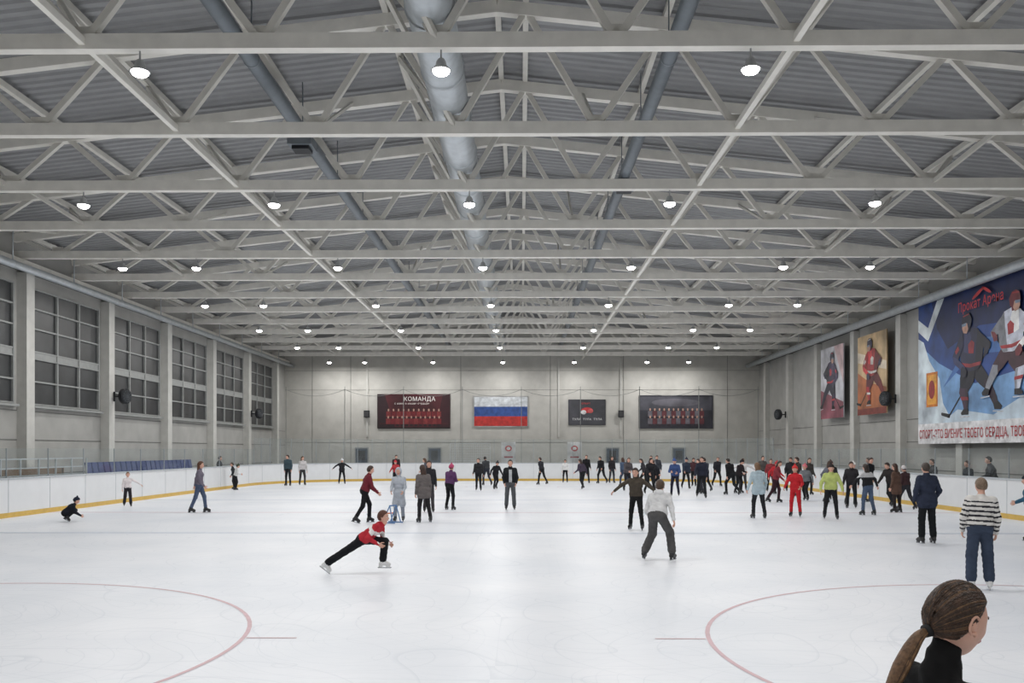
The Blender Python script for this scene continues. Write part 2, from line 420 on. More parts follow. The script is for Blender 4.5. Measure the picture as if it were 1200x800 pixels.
def player(cx,cy,H,jer,trim,pants,helm,flip=1,stick=(30,30,30),L0=2,sock=None):
    S=[]; sh=tuple(int(v*.62) for v in jer); hi=tuple(min(255,int(v*1.25+12)) for v in jer); sock=sock or jer; shs=tuple(int(v*.7) for v in sock)
    def P(poly,c,l): S.append(([(cx+flip*x*H,cy+y*H) for x,y in poly],c,L0+l*.5))
    P(ln(.30,.60,-.42,.03,.020),stick,1); P(ln(-.42,.03,-.57,.055,.04,.03),stick,1)
    # rear leg (pushing) then front leg
    P([(.02,.50),(.20,.47),(.34,.34),(.26,.25),(.16,.30),(.04,.38)],pants,2)
    P([(.25,.33),(.34,.34),(.46,.17),(.485,.11),(.415,.09),(.35,.16),(.25,.25)],shs,3)
    P([(.40,.11),(.48,.13),(.545,.085),(.53,.055),(.42,.06)],(22,22,26),4); P(ln(.40,.045,.56,.035,.012),(190,194,200),4)
    P([(-.15,.50),(.09,.46),(.06,.33),(-.05,.24),(-.20,.26),(-.20,.38)],pants,5)
    P([(-.205,.29),(-.06,.27),(-.035,.18),(-.05,.08),(-.12,.07),(-.16,.16),(-.215,.24)],sock,6); P([(-.06,.27),(-.035,.18),(-.05,.08),(-.08,.08),(-.08,.18),(-.105,.27)],shs,7)
    P([(-.185,.205),(-.045,.195),(-.04,.165),(-.17,.17)],trim,8)
    P([(-.13,.085),(-.04,.085),(-.04,.03),(-.17,.03),(-.18,.05)],(22,22,26),8); P(ln(-.19,.012,-.02,.012,.012),(190,194,200),8)
    # torso
    P([(-.17,.46),(-.02,.43),(.15,.44),(.21,.50),(.235,.62),(.22,.74),(.13,.815),(-.02,.84),(-.15,.80),(-.21,.71),(-.185,.56)],jer,9)
    P([(.07,.44),(.15,.44),(.21,.50),(.235,.62),(.22,.74),(.13,.815),(.11,.66)],sh,10)
    P([(-.12,.80),(-.02,.83),(.02,.74),(-.04,.6),(-.12,.62)],hi,10)
    P([(-.175,.49),(.0,.465),(.175,.475),(.195,.505),(.0,.50),(-.18,.525)],trim,11)
    P([(-.03,.60),(.06,.59),(.075,.69),(.02,.72),(-.04,.68)],trim,11)
    # far arm, near arm, gloves
    P([(.13,.80),(.22,.75),(.37,.655),(.35,.60),(.24,.62),(.15,.68)],sh,12); P([(.36,.66),(.31,.56),(.24,.56),(.25,.61),(.30,.65)],helm,13)
    P([(-.14,.80),(-.21,.76),(-.335,.60),(-.31,.53),(-.25,.53),(-.12,.68)],jer,14)
    P([(-.33,.60),(-.31,.53),(-.13,.43),(-.09,.48),(-.24,.57)],hi,15); P([(-.225,.69),(-.285,.645),(-.265,.61),(-.20,.65)],trim,16)
    P([(-.17,.47),(-.13,.49),(-.06,.44),(-.07,.385),(-.13,.38),(-.18,.42)],helm,17)
    # head
    P([(-.10,.80),(-.01,.80),(.0,.85),(-.10,.86)],helm,17); P([(-.145,.84),(-.12,.80),(-.06,.79),(-.03,.83),(-.04,.90),(-.14,.90)],(196,152,132),18)
    P([(-.155,.885),(-.05,.885),(-.03,.83),(.02,.85),(.035,.92),(-.01,.975),(-.08,.985),(-.14,.955)],helm,19); P(ln(-.12,.955,-.02,.965,.012),trim,20)
    P([(-.15,.885),(-.06,.89),(-.07,.86),(-.145,.86)],(120,140,160),20)
    return S
def bgm(c_): return mat('print_field_%02x%02x%02x'%c_,c_,.5,0,0.35,.9)
def art(name,org,u,v,shapes,depth=.05,texts=()):
    org=np.array(org,float); u=np.array(u,float); v=np.array(v,float); n=np.cross(u,v); org=org+n*.03
    b=MB()
    for poly,c_,l in shapes:
        m=bgm(c_) if l<=2 else mat('print_%02x%02x%02x'%c_,c_,.5,0,0.22,3.5)
        vs=[org+u*x+v*y+n*(depth+l*.004) for x,y in poly]
        A=sum(poly[i][0]*poly[(i+1)%len(poly)][1]-poly[(i+1)%len(poly)][0]*poly[i][1] for i in range(len(poly)))
        f=tuple(range(len(poly))); b.add(vs,[f if A>0 else f[::-1]],m)
        if l==0:
            vb=[org+u*x+v*y for x,y in poly]; k=len(poly)
            b.add(vs+vb,[(i,i+k,(i+1)%k+k,(i+1)%k) for i in range(k)],m)
    for txt,x,y,size,c_,l,sx in texts:
        cu=bpy.data.curves.new('t','FONT'); cu.body=txt; cu.size=size; cu.offset=.006*size; cu.space_character=1.08
        ob=bpy.data.objects.new('t',cu); scn.collection.objects.link(ob)
        dg=bpy.context.evaluated_depsgraph_get(); dg.update(); me=bpy.data.meshes.new_from_object(ob.evaluated_get(dg))
        if len(me.vertices):
            vs=[org+u*(x+q.co.x*sx)+v*(y+q.co.y)+n*(depth+l*.004) for q in me.vertices]
            b.add(vs,[tuple(q.vertices) for q in me.polygons],mat('print_text_%02x%02x%02x'%c_,c_,.5,0,0.03,3))
        bpy.data.objects.remove(ob)
    return b.obj(name)
U=(1,0,0); V=(0,0,1); y=Y1
def team(w,h,n1,n2,jer,alt,base):
    S=[]
    for r,(n,yy) in enumerate(((n1,h*.42),(n2,h*.16))):
        for i in range(n):
            cx=w*.12+w*.76*(i+.5)/n; 
            S.append((rc(cx-w*.03,yy,cx+w*.03,yy+h*.2),jer if i%2 else alt,3+r*3)); S.append((ell(cx,yy+h*.25,w*.012,h*.05,8),(186,148,132),4+r*3))
            S.append((rc(cx-w*.018,yy-h*.08,cx+w*.018,yy),base,3+r*3))
    return S
w_,h_=5.3,2.5
S=[(rc(0,0,w_,h_),(74,22,30),0),([(0,0),(w_*.25,0),(w_*.1,h_),(0,h_)],(40,18,24),1),([(w_*.8,0),(w_,0),(w_,h_),(w_*.9,h_)],(50,14,22),1),(rc(0,0,w_,.1),(30,12,16),2),(rc(.2,.3,w_-.2,.42),(60,18,24),2)]+team(w_,h_*.8,11,12,(112,26,34),(128,44,46),(40,20,26))
art('team_banner',(-10.46,y,3.6),U,V,S,texts=[('КОМАНДА',w_*.4-.2,h_*.80,.42,(240,236,232),9,1.0),('с нами в наших сердцах',.35+.9,h_*.70,.2,(230,220,215),9,1.0)])
w_,h_=3.85,2.1
art('russian_flag_banner',(-3.42,y,3.78),U,V,[(rc(-.08,-.08,w_+.08,h_+.08),(170,170,168),0),(rc(0,0,w_,h_/3),(190,50,46),3),(rc(0,h_/3,w_,2*h_/3),(50,80,146),3),(rc(0,2*h_/3,w_,h_),(204,208,212),3)])
w_,h_=2.7,1.85
art('wall_poster',(3.4,y,3.85),U,V,[(rc(0,0,w_,h_),(60,60,66),0),(rc(.08,.08,w_-.08,h_-.08),(66,66,72),1),(ell(w_/2,h_*.58,.42,.2),(190,56,58),3),(ell(w_/2-.25,h_*.5,.2,.16),(215,215,215),4),(ell(w_/2+.25,h_*.55,.2,.16),(200,90,90),4)],texts=[('ТУЛА  ТУЛА  ТУЛА',.28,.35,.2,(225,225,225),5,1.1),('СПОРТ',.95,1.5,.16,(200,70,70),5,1.1)])
w_,h_=5.35,2.4
S=[(rc(0,0,w_,h_),(52,52,60),0),(rc(.1,h_*.55,w_-.1,h_-.12),(76,76,84),1),(ell(w_*.5,h_*.78,w_*.33,h_*.12),(100,98,106),2)]+team(w_,h_*.85,12,12,(96,50,56),(104,100,108),(56,48,56))
art('team_banner',(8.5,y,3.6),U,V,S)
for x in (-1.4,3.2):
    art('sponsor_sign',(x,Y1-2.5,0),U,V,[(rc(0,0,1.0,2.6),(240,240,240),0),(ell(.5,2.15,.24,.2),(196,76,76),3),(ell(.5,2.15,.14,.11),(236,236,236),4),(rc(.2,1.5,.8,1.6),(150,60,66),3)])
# goal parked behind the glass
b=MB(); gmw=mat('goal_white',(210,212,212),.5)
for (a,c2) in (((-5.0,63,0),(-5.0,63,2.5)),((-2.2,63,0),(-2.2,63,2.5)),((-5.0,63,2.5),(-2.2,63,2.5)),((-5.0,63,1.3),(-2.2,63,1.3))): b.beam(a,c2,.05,.05,gmw)
for x in np.linspace(-5.0,-2.2,20): b.beam((x,63,0),(x,63.0,2.5),.025,.025,gmw)
for z in np.linspace(.2,2.5,14): b.beam((-5.0,63,z),(-2.2,63,z),.025,.025,gmw)
for x in (-5.0,-2.2): b.beam((x,63,2.5),(x,64,0),.05,.05,gmw)
b.obj('hockey_goal')
# right wall banners
U2=(0,-1,0); x=XR-.40
W,H=9.4,5.75
S=[(rc(0,0,W,H),(32,66,132),0),
 ([(0,.8),(W,.8),(W,2.6),(W*.5,2.2),(W*.2,3.2),(0,4.2)],(116,158,204),1),
 ([(0,.8),(3.0,.8),(2.2,1.6),(1.9,2.6),(1.0,3.4),(.5,4.2),(0,4.4)],(206,218,232),1.4),
 ([(1.2,H),(W,H),(W,4.0),(5,4.3),(2.6,3.7),(1.7,4.6)],(20,36,82),1.2),
 ([(2.2,2.2),(4.5,3.3),(W,3.0),(W,3.5),(4.4,3.9)],(64,108,172),1.6),
 ([(2.0,.8),(3.4,1.3),(6.0,1.0),(8.0,1.6),(W,1.3),(W,.8)],(196,212,228),1.8),
 ([(0,4.7),(.9,4.2),(2.3,5.75),(1.7,5.75),(.9,4.75),(0,5.2)],(214,222,232),1.9),
 (rc(0,0,W,.82),(226,226,228),3),
 (rc(.75,1.5,1.75,2.9),(206,120,40),3),(rc(.85,1.6,1.65,2.8),(226,160,60),4),(ell(1.25,2.2,.28,.38),(150,40,40),5)]
S+=player(4.4,.95,4.0,(30,34,66),(140,40,50),(18,20,36),(26,28,48),1,L0=2.2,sock=(60,40,60))
S+=player(7.3,1.5,3.7,(196,200,214),(160,40,48),(60,30,44),(110,36,46),-1,L0=12.8)
S=[s_ for s_ in S if max(p_[0] for p_ in s_[0])<=W+.01]
S+=[(ell(5.1,5.45,.45,.07,rot=20),(196,60,66),25),(ell(5.7,5.48,.35,.06,rot=-25),(196,60,66),25)]
art('hockey_banner',(x,37.9,2.3),U2,V,S,texts=[('СПОРТ-ЭТО БИЕНИЕ ТВОЕГО СЕРДЦА, ТВОЕ ДЫХАНИЕ',.15,.22,.48,(176,40,48),8,.70),('Прокат Арена',3.6,4.95,.5,(196,52,60),25,.9)])
W,H=3.5,3.85
S=[(rc(0,0,W,H),(200,172,132),0),([(0,0),(W,0),(W,1.2),(1.6,1.5),(0,2.1)],(176,104,62),1),([(0,2.6),(W,2.0),(W,2.4),(0,3.1)],(220,206,186),1.5),(rc(0,0,W,.3),(120,50,40),3)]
S+=player(1.8,.4,3.3,(160,40,46),(210,206,200),(90,26,34),(48,46,70),1,L0=2.2)
art('hockey_banner',(x,44.7,3.75),U2,V,S)
S=[(rc(0,0,W,H),(198,198,204),0),([(0,0),(W,0),(W,.8),(0,1.6)],(140,80,92),1),([(W*.6,H),(W,H),(W,1.8)],(206,178,180),1)]
S+=player(1.7,.4,3.2,(60,52,76),(180,60,70),(40,40,56),(60,58,76),-1,L0=2.2)
art('hockey_banner',(x,50.2,3.75),U2,V,S)

# ---- left spectator area: blue seats, railing
b=MB(); bl=mat('seat_blue',(40,60,120),.45)
b.box((-16.74,33.8,0),(-15.9,45.2,.50),wallm2)
for i in range(22):
    y=34.2+i*.5
    b.box((-16.5,y-.2,.88),(-16.08,y+.2,.94),bl)
    b.add([(-16.5,y-.2,.9),(-16.5,y+.2,.9),(-16.62,y+.19,1.57),(-16.62,y-.19,1.57),(-16.56,y-.2,.9),(-16.56,y+.2,.9),(-16.68,y+.19,1.57),(-16.68,y-.19,1.57)],[(0,1,2,3),(7,6,5,4),(3,2,6,7),(0,3,7,4),(1,5,6,2)],bl)
    b.box((-16.36,y-.03,.5),(-16.28,y+.03,.88),darkm)
b.obj('stadium_seats')
b=MB()
for y in np.arange(20,33.2,1.1): b.beam((-16.2,y,0),(-16.2,y,1.75),.05,.05,galv)
for z in (1.75,1.45,1.2): b.beam((-16.2,20,z),(-16.2,33,z),.04,.04,galv)
b.obj('metal_railing')
b=MB()
b.box((-16.7,25,0),(-16.35,32.5,.45),darkm); b.box((-16.74,25,.45),(-16.3,32.5,.52),mat('bench_wood',(120,96,70),.6)); b.box((-16.74,25,.9),(-16.68,32.5,1.4),mat('bench_wood',(120,96,70),.6))
for y in (25.1,28.8,32.4): b.box((-16.74,y-.04,.45),(-16.68,y+.04,1.4),darkm)
b.obj('spectator_bench')

# ------------------------------------------------------------------ people
CORN=np.array([[0,0,0],[1,0,0],[0,1,0],[1,1,0],[0,0,1],[1,0,1],[0,1,1],[1,1,1]])
EDG=[(0,1),(2,3),(4,5),(6,7),(0,2),(1,3),(4,6),(5,7),(0,4),(1,5),(2,6),(3,7)]
def surface_nets(F,org,h):
    ins=F<0
    s=np.zeros(tuple(d-1 for d in F.shape),int)
    for c_ in CORN: s+=ins[c_[0]:c_[0]+s.shape[0],c_[1]:c_[1]+s.shape[1],c_[2]:c_[2]+s.shape[2]]
    act=(s>0)&(s<8); I=np.argwhere(act)
    vals=np.stack([F[I[:,0]+c_[0],I[:,1]+c_[1],I[:,2]+c_[2]] for c_ in CORN],1)
    acc=np.zeros((len(I),3)); cnt=np.zeros(len(I))
    for a,b_ in EDG:
        va,vb=vals[:,a],vals[:,b_]; cr=(va<0)!=(vb<0)
        t=np.where(cr,va/np.where(cr,va-vb,1),0)
        acc+=(CORN[a]+(CORN[b_]-CORN[a])*t[:,None])*cr[:,None]; cnt+=cr
    V_=org+(I+acc/cnt[:,None])*h
    idx=-np.ones(s.shape,int); idx[act]=np.arange(len(I))
    faces=[]
    for ax in range(3):
        b1,b2=(ax+1)%3,(ax+2)%3
        sl0=[slice(1,-1)]*3; sl0[ax]=slice(0,-1); sl1=list(sl0); sl1[ax]=slice(1,None)
        d=ins[tuple(sl0)]!=ins[tuple(sl1)]
        E=np.argwhere(d); 
        if len(E)==0: continue
        off=np.ones(3,int); off[ax]=0; E=E+off
        flip=ins[E[:,0],E[:,1],E[:,2]]
        def g(o1,o2):
            Q=E.copy(); Q[:,b1]-=o1; Q[:,b2]-=o2; return idx[Q[:,0],Q[:,1],Q[:,2]]
        q=np.stack([g(1,1),g(0,1),g(0,0),g(1,0)],1)
        q[~flip]=q[~flip][:,::-1]
        faces.append(q)
    return V_,np.concatenate(faces)

def head_surf(D, k=1.0):
    D=np.asarray(D,float); x,y,z=D[:,0],D[:,1],D[:,2]
    low=np.clip(-z,0,1)
    px=x*.076*(1-.30*low**1.4); pz=z*.118
    py=y*.096
    py=np.where(y<0,py*(1-.30*low)-.004,py*(1-.06*low))
    py=np.where(y>0,np.minimum(py,.088+.12*(py-.088)),py)
    f=(y>0)
    g=lambda a,cx,sx,cz,sz: a*np.exp(-((px-cx)/sx)**2-((pz-cz)/sz)**2)
    d=g(.022,0,.011,-.030,.013)+g(.011,0,.008,-.008,.02)+g(.005,0,.02,-.056,.008)+g(.010,0,.024,-.098,.02)
    d+=g(.004,.026,.018,.026,.008)+g(.004,-.026,.018,.026,.008)-g(.009,.031,.014,.003,.011)-g(.009,-.031,.014,.003,.011)
    d+=g(.004,.042,.018,-.03,.018)+g(.004,-.042,.018,-.03,.018)
    py=py+d*f
    return np.stack([px,py,pz],1)
def sphere_dirs(nu,nv):
    D=[]
    for j in range(nv+1):
        th=math.pi*j/nv
        for i in range(nu):
            a=2*math.pi*i/nu; D.append((math.sin(th)*math.sin(a),math.sin(th)*math.cos(a),math.cos(th)))
    fs=[]
    for j in range(nv):
        for i in range(nu):
            i2=(i+1)%nu
            fs.append((j*nu+i,(j+1)*nu+i,(j+1)*nu+i2,j*nu+i2))
    return np.array(D),fs
HL_Y=[-1,-.3,0,.2,.45,1]; HL_Z=[-.62,-.5,-.12,.15,.45,.60]
def smooth(a): a=np.clip(a,0,1); return a*a*(3-2*a)

def rotx(a): c_,s_=math.cos(a),math.sin(a); return np.array([[1,0,0],[0,c_,-s_],[0,s_,c_]])
def roty(a): c_,s_=math.cos(a),math.sin(a); return np.array([[c_,0,s_],[0,1,0],[-s_,0,c_]])
def rotz(a): c_,s_=math.cos(a),math.sin(a); return np.array([[c_,-s_,0],[s_,c_,0],[0,0,1]])
R_=math.radians
def ddir(f,a,side):
    f,a=R_(f),R_(a); return np.array([side*math.sin(a),math.cos(a)*math.sin(f),-math.cos(a)*math.cos(f)])

def add_hand(b,w,d,side,s,m,curl=35,glove=False):
    d=d/np.linalg.norm(d)
    inn=np.array([-side,0,0.]); n=inn-d*inn.dot(d); n/=np.linalg.norm(n)+1e-6
    fw=np.cross(d,n)
    if fw[1]<0: fw=-fw
    g=1.25 if glove else 1.0
    k=s
    b.loft([w-d*.02*k,w+d*.01*k,w+d*.04*k,w+d*.075*k,w+d*.092*k],[(.026*k,.021*k),(.029*k,.018*k),(.038*k*g,.017*k*g),(.041*k*g,.015*k*g),(.036*k*g,.011*k*g)],m,8,ref=n)
    for i,(off,L,c_) in enumerate(((.030,.070,.8),(.010,.080,1.0),(-.010,.074,1.1),(-.029,.057,1.25))):
        p=w+d*.085*k+fw*off*k; P=[p]; ang=0
        for q in range(3):
            ang+=R_(curl*c_*(.6 if q==0 else .8)); dd=d*math.cos(ang)+n*math.sin(ang)
            p=p+dd*L*k*(.45,.32,.25)[q]; P.append(p)
        b.loft(P,[.0092*k*g,.0086*k*g,.0078*k*g,.005*k*g],m,6,ref=fw)
    p=w+d*.025*k+fw*.028*k; P=[p]
    for q,(cf,cn,cd,L) in enumerate(((.75,.25,.6,.035),(.5,.35,.8,.03),(.2,.45,.85,.025))):
        v=fw*cf+n*cn+d*cd; v/=np.linalg.norm(v); p=p+v*L*k; P.append(p)
    b.loft(P,[.0125*k*g,.0115*k*g,.0095*k*g,.006*k*g],m,6,ref=n)

def person(kind,x,y,h,yaw=180,lean=5,side=0,arms=((5,9,22,4),(5,9,22,4)),legs=((4,5,-4,3),(-2,5,-6,3)),
           top=(40,40,44),top2=None,bot=(30,30,34),shoe=(30,30,32),hair='short',hc=(70,50,38),hat=(200,60,90),
           skin=(214,168,148),bulk=1.0,wide=1.0,coat=0,pattern=None,hood=False,gloves=None,res=.02,head=(0,0),twist=0,collar=True,hero=False,z0=0.0,sleeve=None):
    s=h/1.72; hs=s**.6
    Rt=rotx(-R_(lean))@roty(R_(side))@rotz(R_(twist))
    T=lambda *v: Rt@(np.array(v)*s)
    prims=[]
    def C(a,b_,ra,rb,l): prims.append((np.asarray(a,float),np.asarray(b_,float),ra*s,rb*s,l))
    B=bulk
    C(T(-.062,-.008,-.01),T(.062,-.008,-.01),.112*B,.112*B,'bot')
    hz=.05 if coat==0 else -.01
    C(T(-.068,0,hz),T(.068,0,hz),.121*B,.121*B,'top')
    C(T(-.055,0,.17),T(.055,0,.17),.108*B,.108*B,'top')
    C(T(-.08,.006,.31),T(.08,.006,.31),.118*B,.118*B,'top')
    C(T(-.135,-.008,.42),T(.135,-.008,.42),.06*B,.06*B,'top')
    C(T(0,-.005,.43),T(0,.0,.47),(.085 if not hero else .07)*B,(.062 if not hero else .05),'top')
    nr=.050 if not hero else .046
    C(T(0,-.005,.46),T(0,.010,.56),nr,nr,'top' if hero else 'skin')
    if collar: C(T(0,-.008,.47),T(0,.004,.505),nr+.014 if not hero else nr+.006,nr+.010 if not hero else nr+.005,'top')
    if hood: C(T(-.05,-.085,.46),T(.05,-.085,.46),.055,.055,'top')
    hips=[]; 
    for i,sd in ((0,-1),(1,1)):
        f1,a1,f2,a2=legs[i]
        hp=rotx(-R_(lean*.3))@(np.array([sd*.082,0,-.03])*s)
        kn=hp+ddir(f1,a1,sd)*.42*s; an=kn+ddir(f2,a2,sd)*.40*s
        C(hp,kn,.094*(B*.5+.5),.066*wide,'bot'); 
        sh=ddir(f2,a2,sd)
        C(kn,an-sh*.05*s,.066*wide,(.052 if wide<=1 else .052*wide*1.25),'bot')
        if coat: C(hp*.5,hp+ddir(f1,a1,sd)*.42*s*coat,.115*B,.115*B,'top')
        pit=0
        if f2<-22: pit=(f2+12)*.75
        ft=rotz(R_(-sd*8))@rotx(R_(pit)); roll=roty(-sd*R_(a2)*.6); ft=ft@roll if abs(a2)>12 else ft
        A=lambda *v: an+ft@(np.array(v)*s)
        C(an-sh*.09*s,an,.050,.047,'shoe'); C(A(0,-.005,-.01),A(0,-.035,-.058),.047,.038,'shoe')
        C(A(0,-.045,-.062),A(0,.09,-.062),.036,.038,'shoe'); C(A(0,.0,-.02),A(0,.14,-.07),.042,.030,'shoe')
        hips.append((an,ft))
    zmin=1e9
    for an,ft in hips:
        for yy in (-.10,.18): zmin=min(zmin,(an+ft@(np.array([0,yy,-.148])*s))[2])
    hands=[]
    for i,sd in ((0,-1),(1,1)):
        f1,a1,f2,a2=arms[i]
        sh_=T(sd*.172,-.008,.415); d1=Rt@ddir(f1,a1,sd); d2=Rt@ddir(f2,a2,sd)
        el=sh_+d1*.285*s; wr=el+d2*.245*s
        lb='slv' if (sleeve or pattern=='raglan') else 'top'
        C(sh_,el,.060*B,.048*B,lb); C(el,wr,.048*B,.036*(.4+.6*B),lb)
        hands.append((wr,d2,sd))
    P=np.array([q for a,b_,ra,rb,l in prims for q in (a,b_)]); mr=.17
    lo=P.min(0)-mr; hi=P.max(0)+mr; hh=res
    dims=np.ceil((hi-lo)/hh).astype(int)+1
    F=np.full(tuple(dims),.5)
    gx=[lo[k]+hh*np.arange(dims[k]) for k in range(3)]
    def cap(Q,a,b_,ra,rb):
        ab=b_-a; L=ab.dot(ab)+1e-9; t=np.clip(((Q-a)@ab)/L,0,1)
        return np.linalg.norm(Q-a-t[...,None]*ab,axis=-1)-(ra+(rb-ra)*t),t
    kk=.03*s
    for a,b_,ra,rb,l in prims:
        m_=max(ra,rb)+.05
        i0=np.maximum(0,np.floor((np.minimum(a,b_)-m_-lo)/hh)).astype(int); i1=np.minimum(dims,np.ceil((np.maximum(a,b_)+m_-lo)/hh).astype(int)+1)
        X=np.stack(np.meshgrid(gx[0][i0[0]:i1[0]],gx[1][i0[1]:i1[1]],gx[2][i0[2]:i1[2]],indexing='ij'),-1)
        d,_=cap(X,a,b_,ra,rb)
        if l in('top','bot','slv'):
            d=d+.0035*np.sin(X[...,2]*75+7*X[...,0]*6+3*np.sin(X[...,1]*30))*s
        S_=F[i0[0]:i1[0],i0[1]:i1[1],i0[2]:i1[2]]
        H_=np.clip(.5+.5*(d-S_)/kk,0,1)
        F[i0[0]:i1[0],i0[1]:i1[1],i0[2]:i1[2]]=d*(1-H_)+S_*H_-kk*H_*(1-H_)
    Vb,Fb=surface_nets(F,lo,hh)
    cen=Vb[Fb].mean(1)
    D=np.stack([cap(cen,a,b_,ra,rb)[0] for a,b_,ra,rb,l in prims],1); am=D.argmin(1)
    labs=[p_[4] for p_ in prims]
    b=MB(); top2=top2 or top
    lm_={'top':b.slot(cloth(top)),'slv':b.slot(cloth(sleeve or top2)),'bot':b.slot(cloth(bot)),'shoe':b.slot(mat('skate_boot_%02x%02x%02x'%shoe,shoe,.4)),'skin':b.slot(skinm(skin))}
    t2=b.slot(cloth(top2))
    fm=np.array([lm_[labs[i]] for i in am])
    tc_=(cen@Rt)/s
    istop=np.isin(am,[i for i,l in enumerate(labs) if l in('top','slv')])
    if pattern=='stripes':
        zz=tc_[:,2]
        for i,(a,b_,ra,rb,l) in enumerate(prims[-4:]):
            q=am==len(prims)-4+i; L=np.linalg.norm(b_-a)
            if q.any():
                tt=cap(cen[q],a,b_,ra,rb)[1]*L/s + (0 if i%2==0 else .285); zz=zz.copy(); zz[q]=.42-tt
        st=istop&(np.mod(zz,.075)<.030)&(zz<.40); fm[st]=t2
    elif pattern=='band': st=istop&(tc_[:,2]>.27)&(tc_[:,2]<.36); fm[st]=t2
    elif pattern=='yoke': st=istop&(tc_[:,2]>.30); fm[st]=t2
    elif pattern=='front': st=istop&(abs(tc_[:,0])<.05)&(tc_[:,1]>0)&(tc_[:,2]<.42); fm[st]=t2
    elif pattern=='side':
        st=(np.abs(tc_[:,1])<.022)&~np.isin(am,[i for i,l in enumerate(labs) if l in('skin','shoe')])&(np.abs(tc_[:,0])>.13); fm[st]=t2
    b.add(Vb,Fb,fm)
    hm=cloth(gloves) if gloves else skinm(skin)
    for wr,d2,sd in hands: add_hand(b,wr,d2,sd,s if s>.8 else s*1.05,hm,glove=bool(gloves))
    bm=mat('skate_blade_steel',(190,194,198),.25,.9,0); hold=mat('blade_holder',(60,60,64) if sum(shoe)<300 else (225,225,225),.4)
    for an,ft in hips:
        A=lambda *v: an+ft@(np.array(v)*s)
        def slab(y0,y1,y2,y3,z0_,z1_,wd,m_):
            vs=[A(sx*wd,yy,zz) for sx in(-1,1) for yy,zz in ((y0,z0_),(y1,z0_),(y2,z1_),(y3,z1_))]
            b.add(vs,[(0,1,2,3),(7,6,5,4),(0,4,5,1),(1,5,6,2),(2,6,7,3),(3,7,4,0)],m_)
        slab(-.095,.165,.185,-.105,-.148,-.128,.0025,bm)
        slab(-.08,-.01,.0,-.085,-.130,-.092,.010,hold); slab(.07,.15,.155,.06,-.130,-.092,.010,hold)
    Rh=Rt@rotz(R_(head[0]))@rotx(-R_(head[1])+R_(lean*.7))
    hcn=T(0,.018,.500)+Rh@np.array([0,.012,.145])*hs*(.97)
    Hd=lambda Q: hcn+(np.asarray(Q)*hs)@Rh.T
    fine=res<.017
    nu,nv=(96,72) if hero else ((48,36) if fine else (28,22))
    Dd,fs=sphere_dirs(nu,nv); hsf=head_surf(Dd)
    sk=skinm(skin); b.add(Hd(hsf),fs,sk)
    de,fe=sphere_dirs(12,8)
    eyew=mat('eye_white',(235,232,228),.3,0,0); iris=mat('eye_iris',(60,44,34),.2,0,0); lip=mat('lips',(186,104,100),.5,0,0)
    for sx in(-1,1):
        b.add(Hd(de*[.0125,.0125,.010]+[sx*.031,.0715,.003]),fe,eyew)
        b.add(Hd(de*[.0055,.003,.0055]+[sx*.0305,.0835,.003]),fe,iris)
        if hero:
            P=[(sx*.086,-.008-.016*math.cos(a+.2),-.004+.028*math.sin(a)) for a in np.linspace(-2.0,2.4,14)]
            b.loft(Hd(P),[.0045*hs]*14,sk,8,ref=Rh@np.array([1,0,0.]))
            b.add(Hd(de*[.007,.015,.026]+[sx*.079,-.006,-.005]),fe,sk); b.add(Hd(de*[.006,.007,.010]+[sx*.082,.004,-.032]),fe,sk)
        else:
            b.add(Hd(de*[.009,.016,.029]+[sx*.078,-.008,-.006]),fe,sk); b.add(Hd(de*[.006,.012,.02]+[sx*.084,-.012,.0]),fe,sk)
        b.loft(Hd([(sx*.014,.094,.022),(sx*.030,.090,.027),(sx*.046,.078,.022)]),[.002*hs,.0034*hs,.0016*hs],hairm(hc),6)
    b.loft(Hd([(-.024,.083,-.056),(-.010,.0925,-.053),(0,.094,-.0545),(.010,.0925,-.053),(.024,.083,-.056)]),[.001*hs,.0038*hs,.0034*hs,.0038*hs,.001*hs],lip,6)
    b.loft(Hd([(-.020,.084,-.058),(0,.092,-.063),(.020,.084,-.058)]),[.001*hs,.0045*hs,.001*hs],lip,6)
    hm_=hairm(hc)
    def shell(th,zy,zz,m_,soft=.12):
        zb=np.interp(Dd[:,1],zy,zz)
        o=smooth((Dd[:,2]-zb)/soft)
        nn=Dd*np.array([1/.076,1/.096,1/.118]); nn/=np.linalg.norm(nn,axis=1)[:,None]
        base=np.where((Dd[:,1]>0)[:,None],np.stack([hsf[:,0],np.minimum(hsf[:,1],.096*Dd[:,1]),hsf[:,2]],1),hsf)
        P_=base+nn*((o*(th+.008)-.008)[:,None])
        b.add(Hd(P_),fs,m_)
    if hair in('short','bun','pony','long'):
        th={'short':.013,'bun':.010,'pony':.010,'long':.018}[hair]
        if hero: th=.009
        shell(th,HL_Y,HL_Z,hm_)
    if hair=='long':
        b.loft(Hd([(0,-.02,.06),(0,-.045,.0),(0,-.06,-.08),(0,-.075,-.16),(0,-.08,-.25),(0,-.075,-.30)]),[(.07*hs,.06*hs),(.088*hs,.07*hs),(.088*hs,.055*hs),(.09*hs,.045*hs),(.075*hs,.035*hs),(.04*hs,.02*hs)],hm_,14,ref=Rh@np.array([0,1.,0]))
    if hair=='bun':
        b.add(Hd(de*[.04,.035,.038]+[0,-.115,.045]),fe,hm_)
    if hair=='pony' and not hero:
        b.loft(Hd([(0,-.09,.04),(0,-.125,.035),(0,-.15,-.02),(0,-.15,-.10),(0,-.135,-.19)]),[.02*hs,.026*hs,.032*hs,.026*hs,.008*hs],hm_,8,ref=Rh@np.array([1,0,0.]))
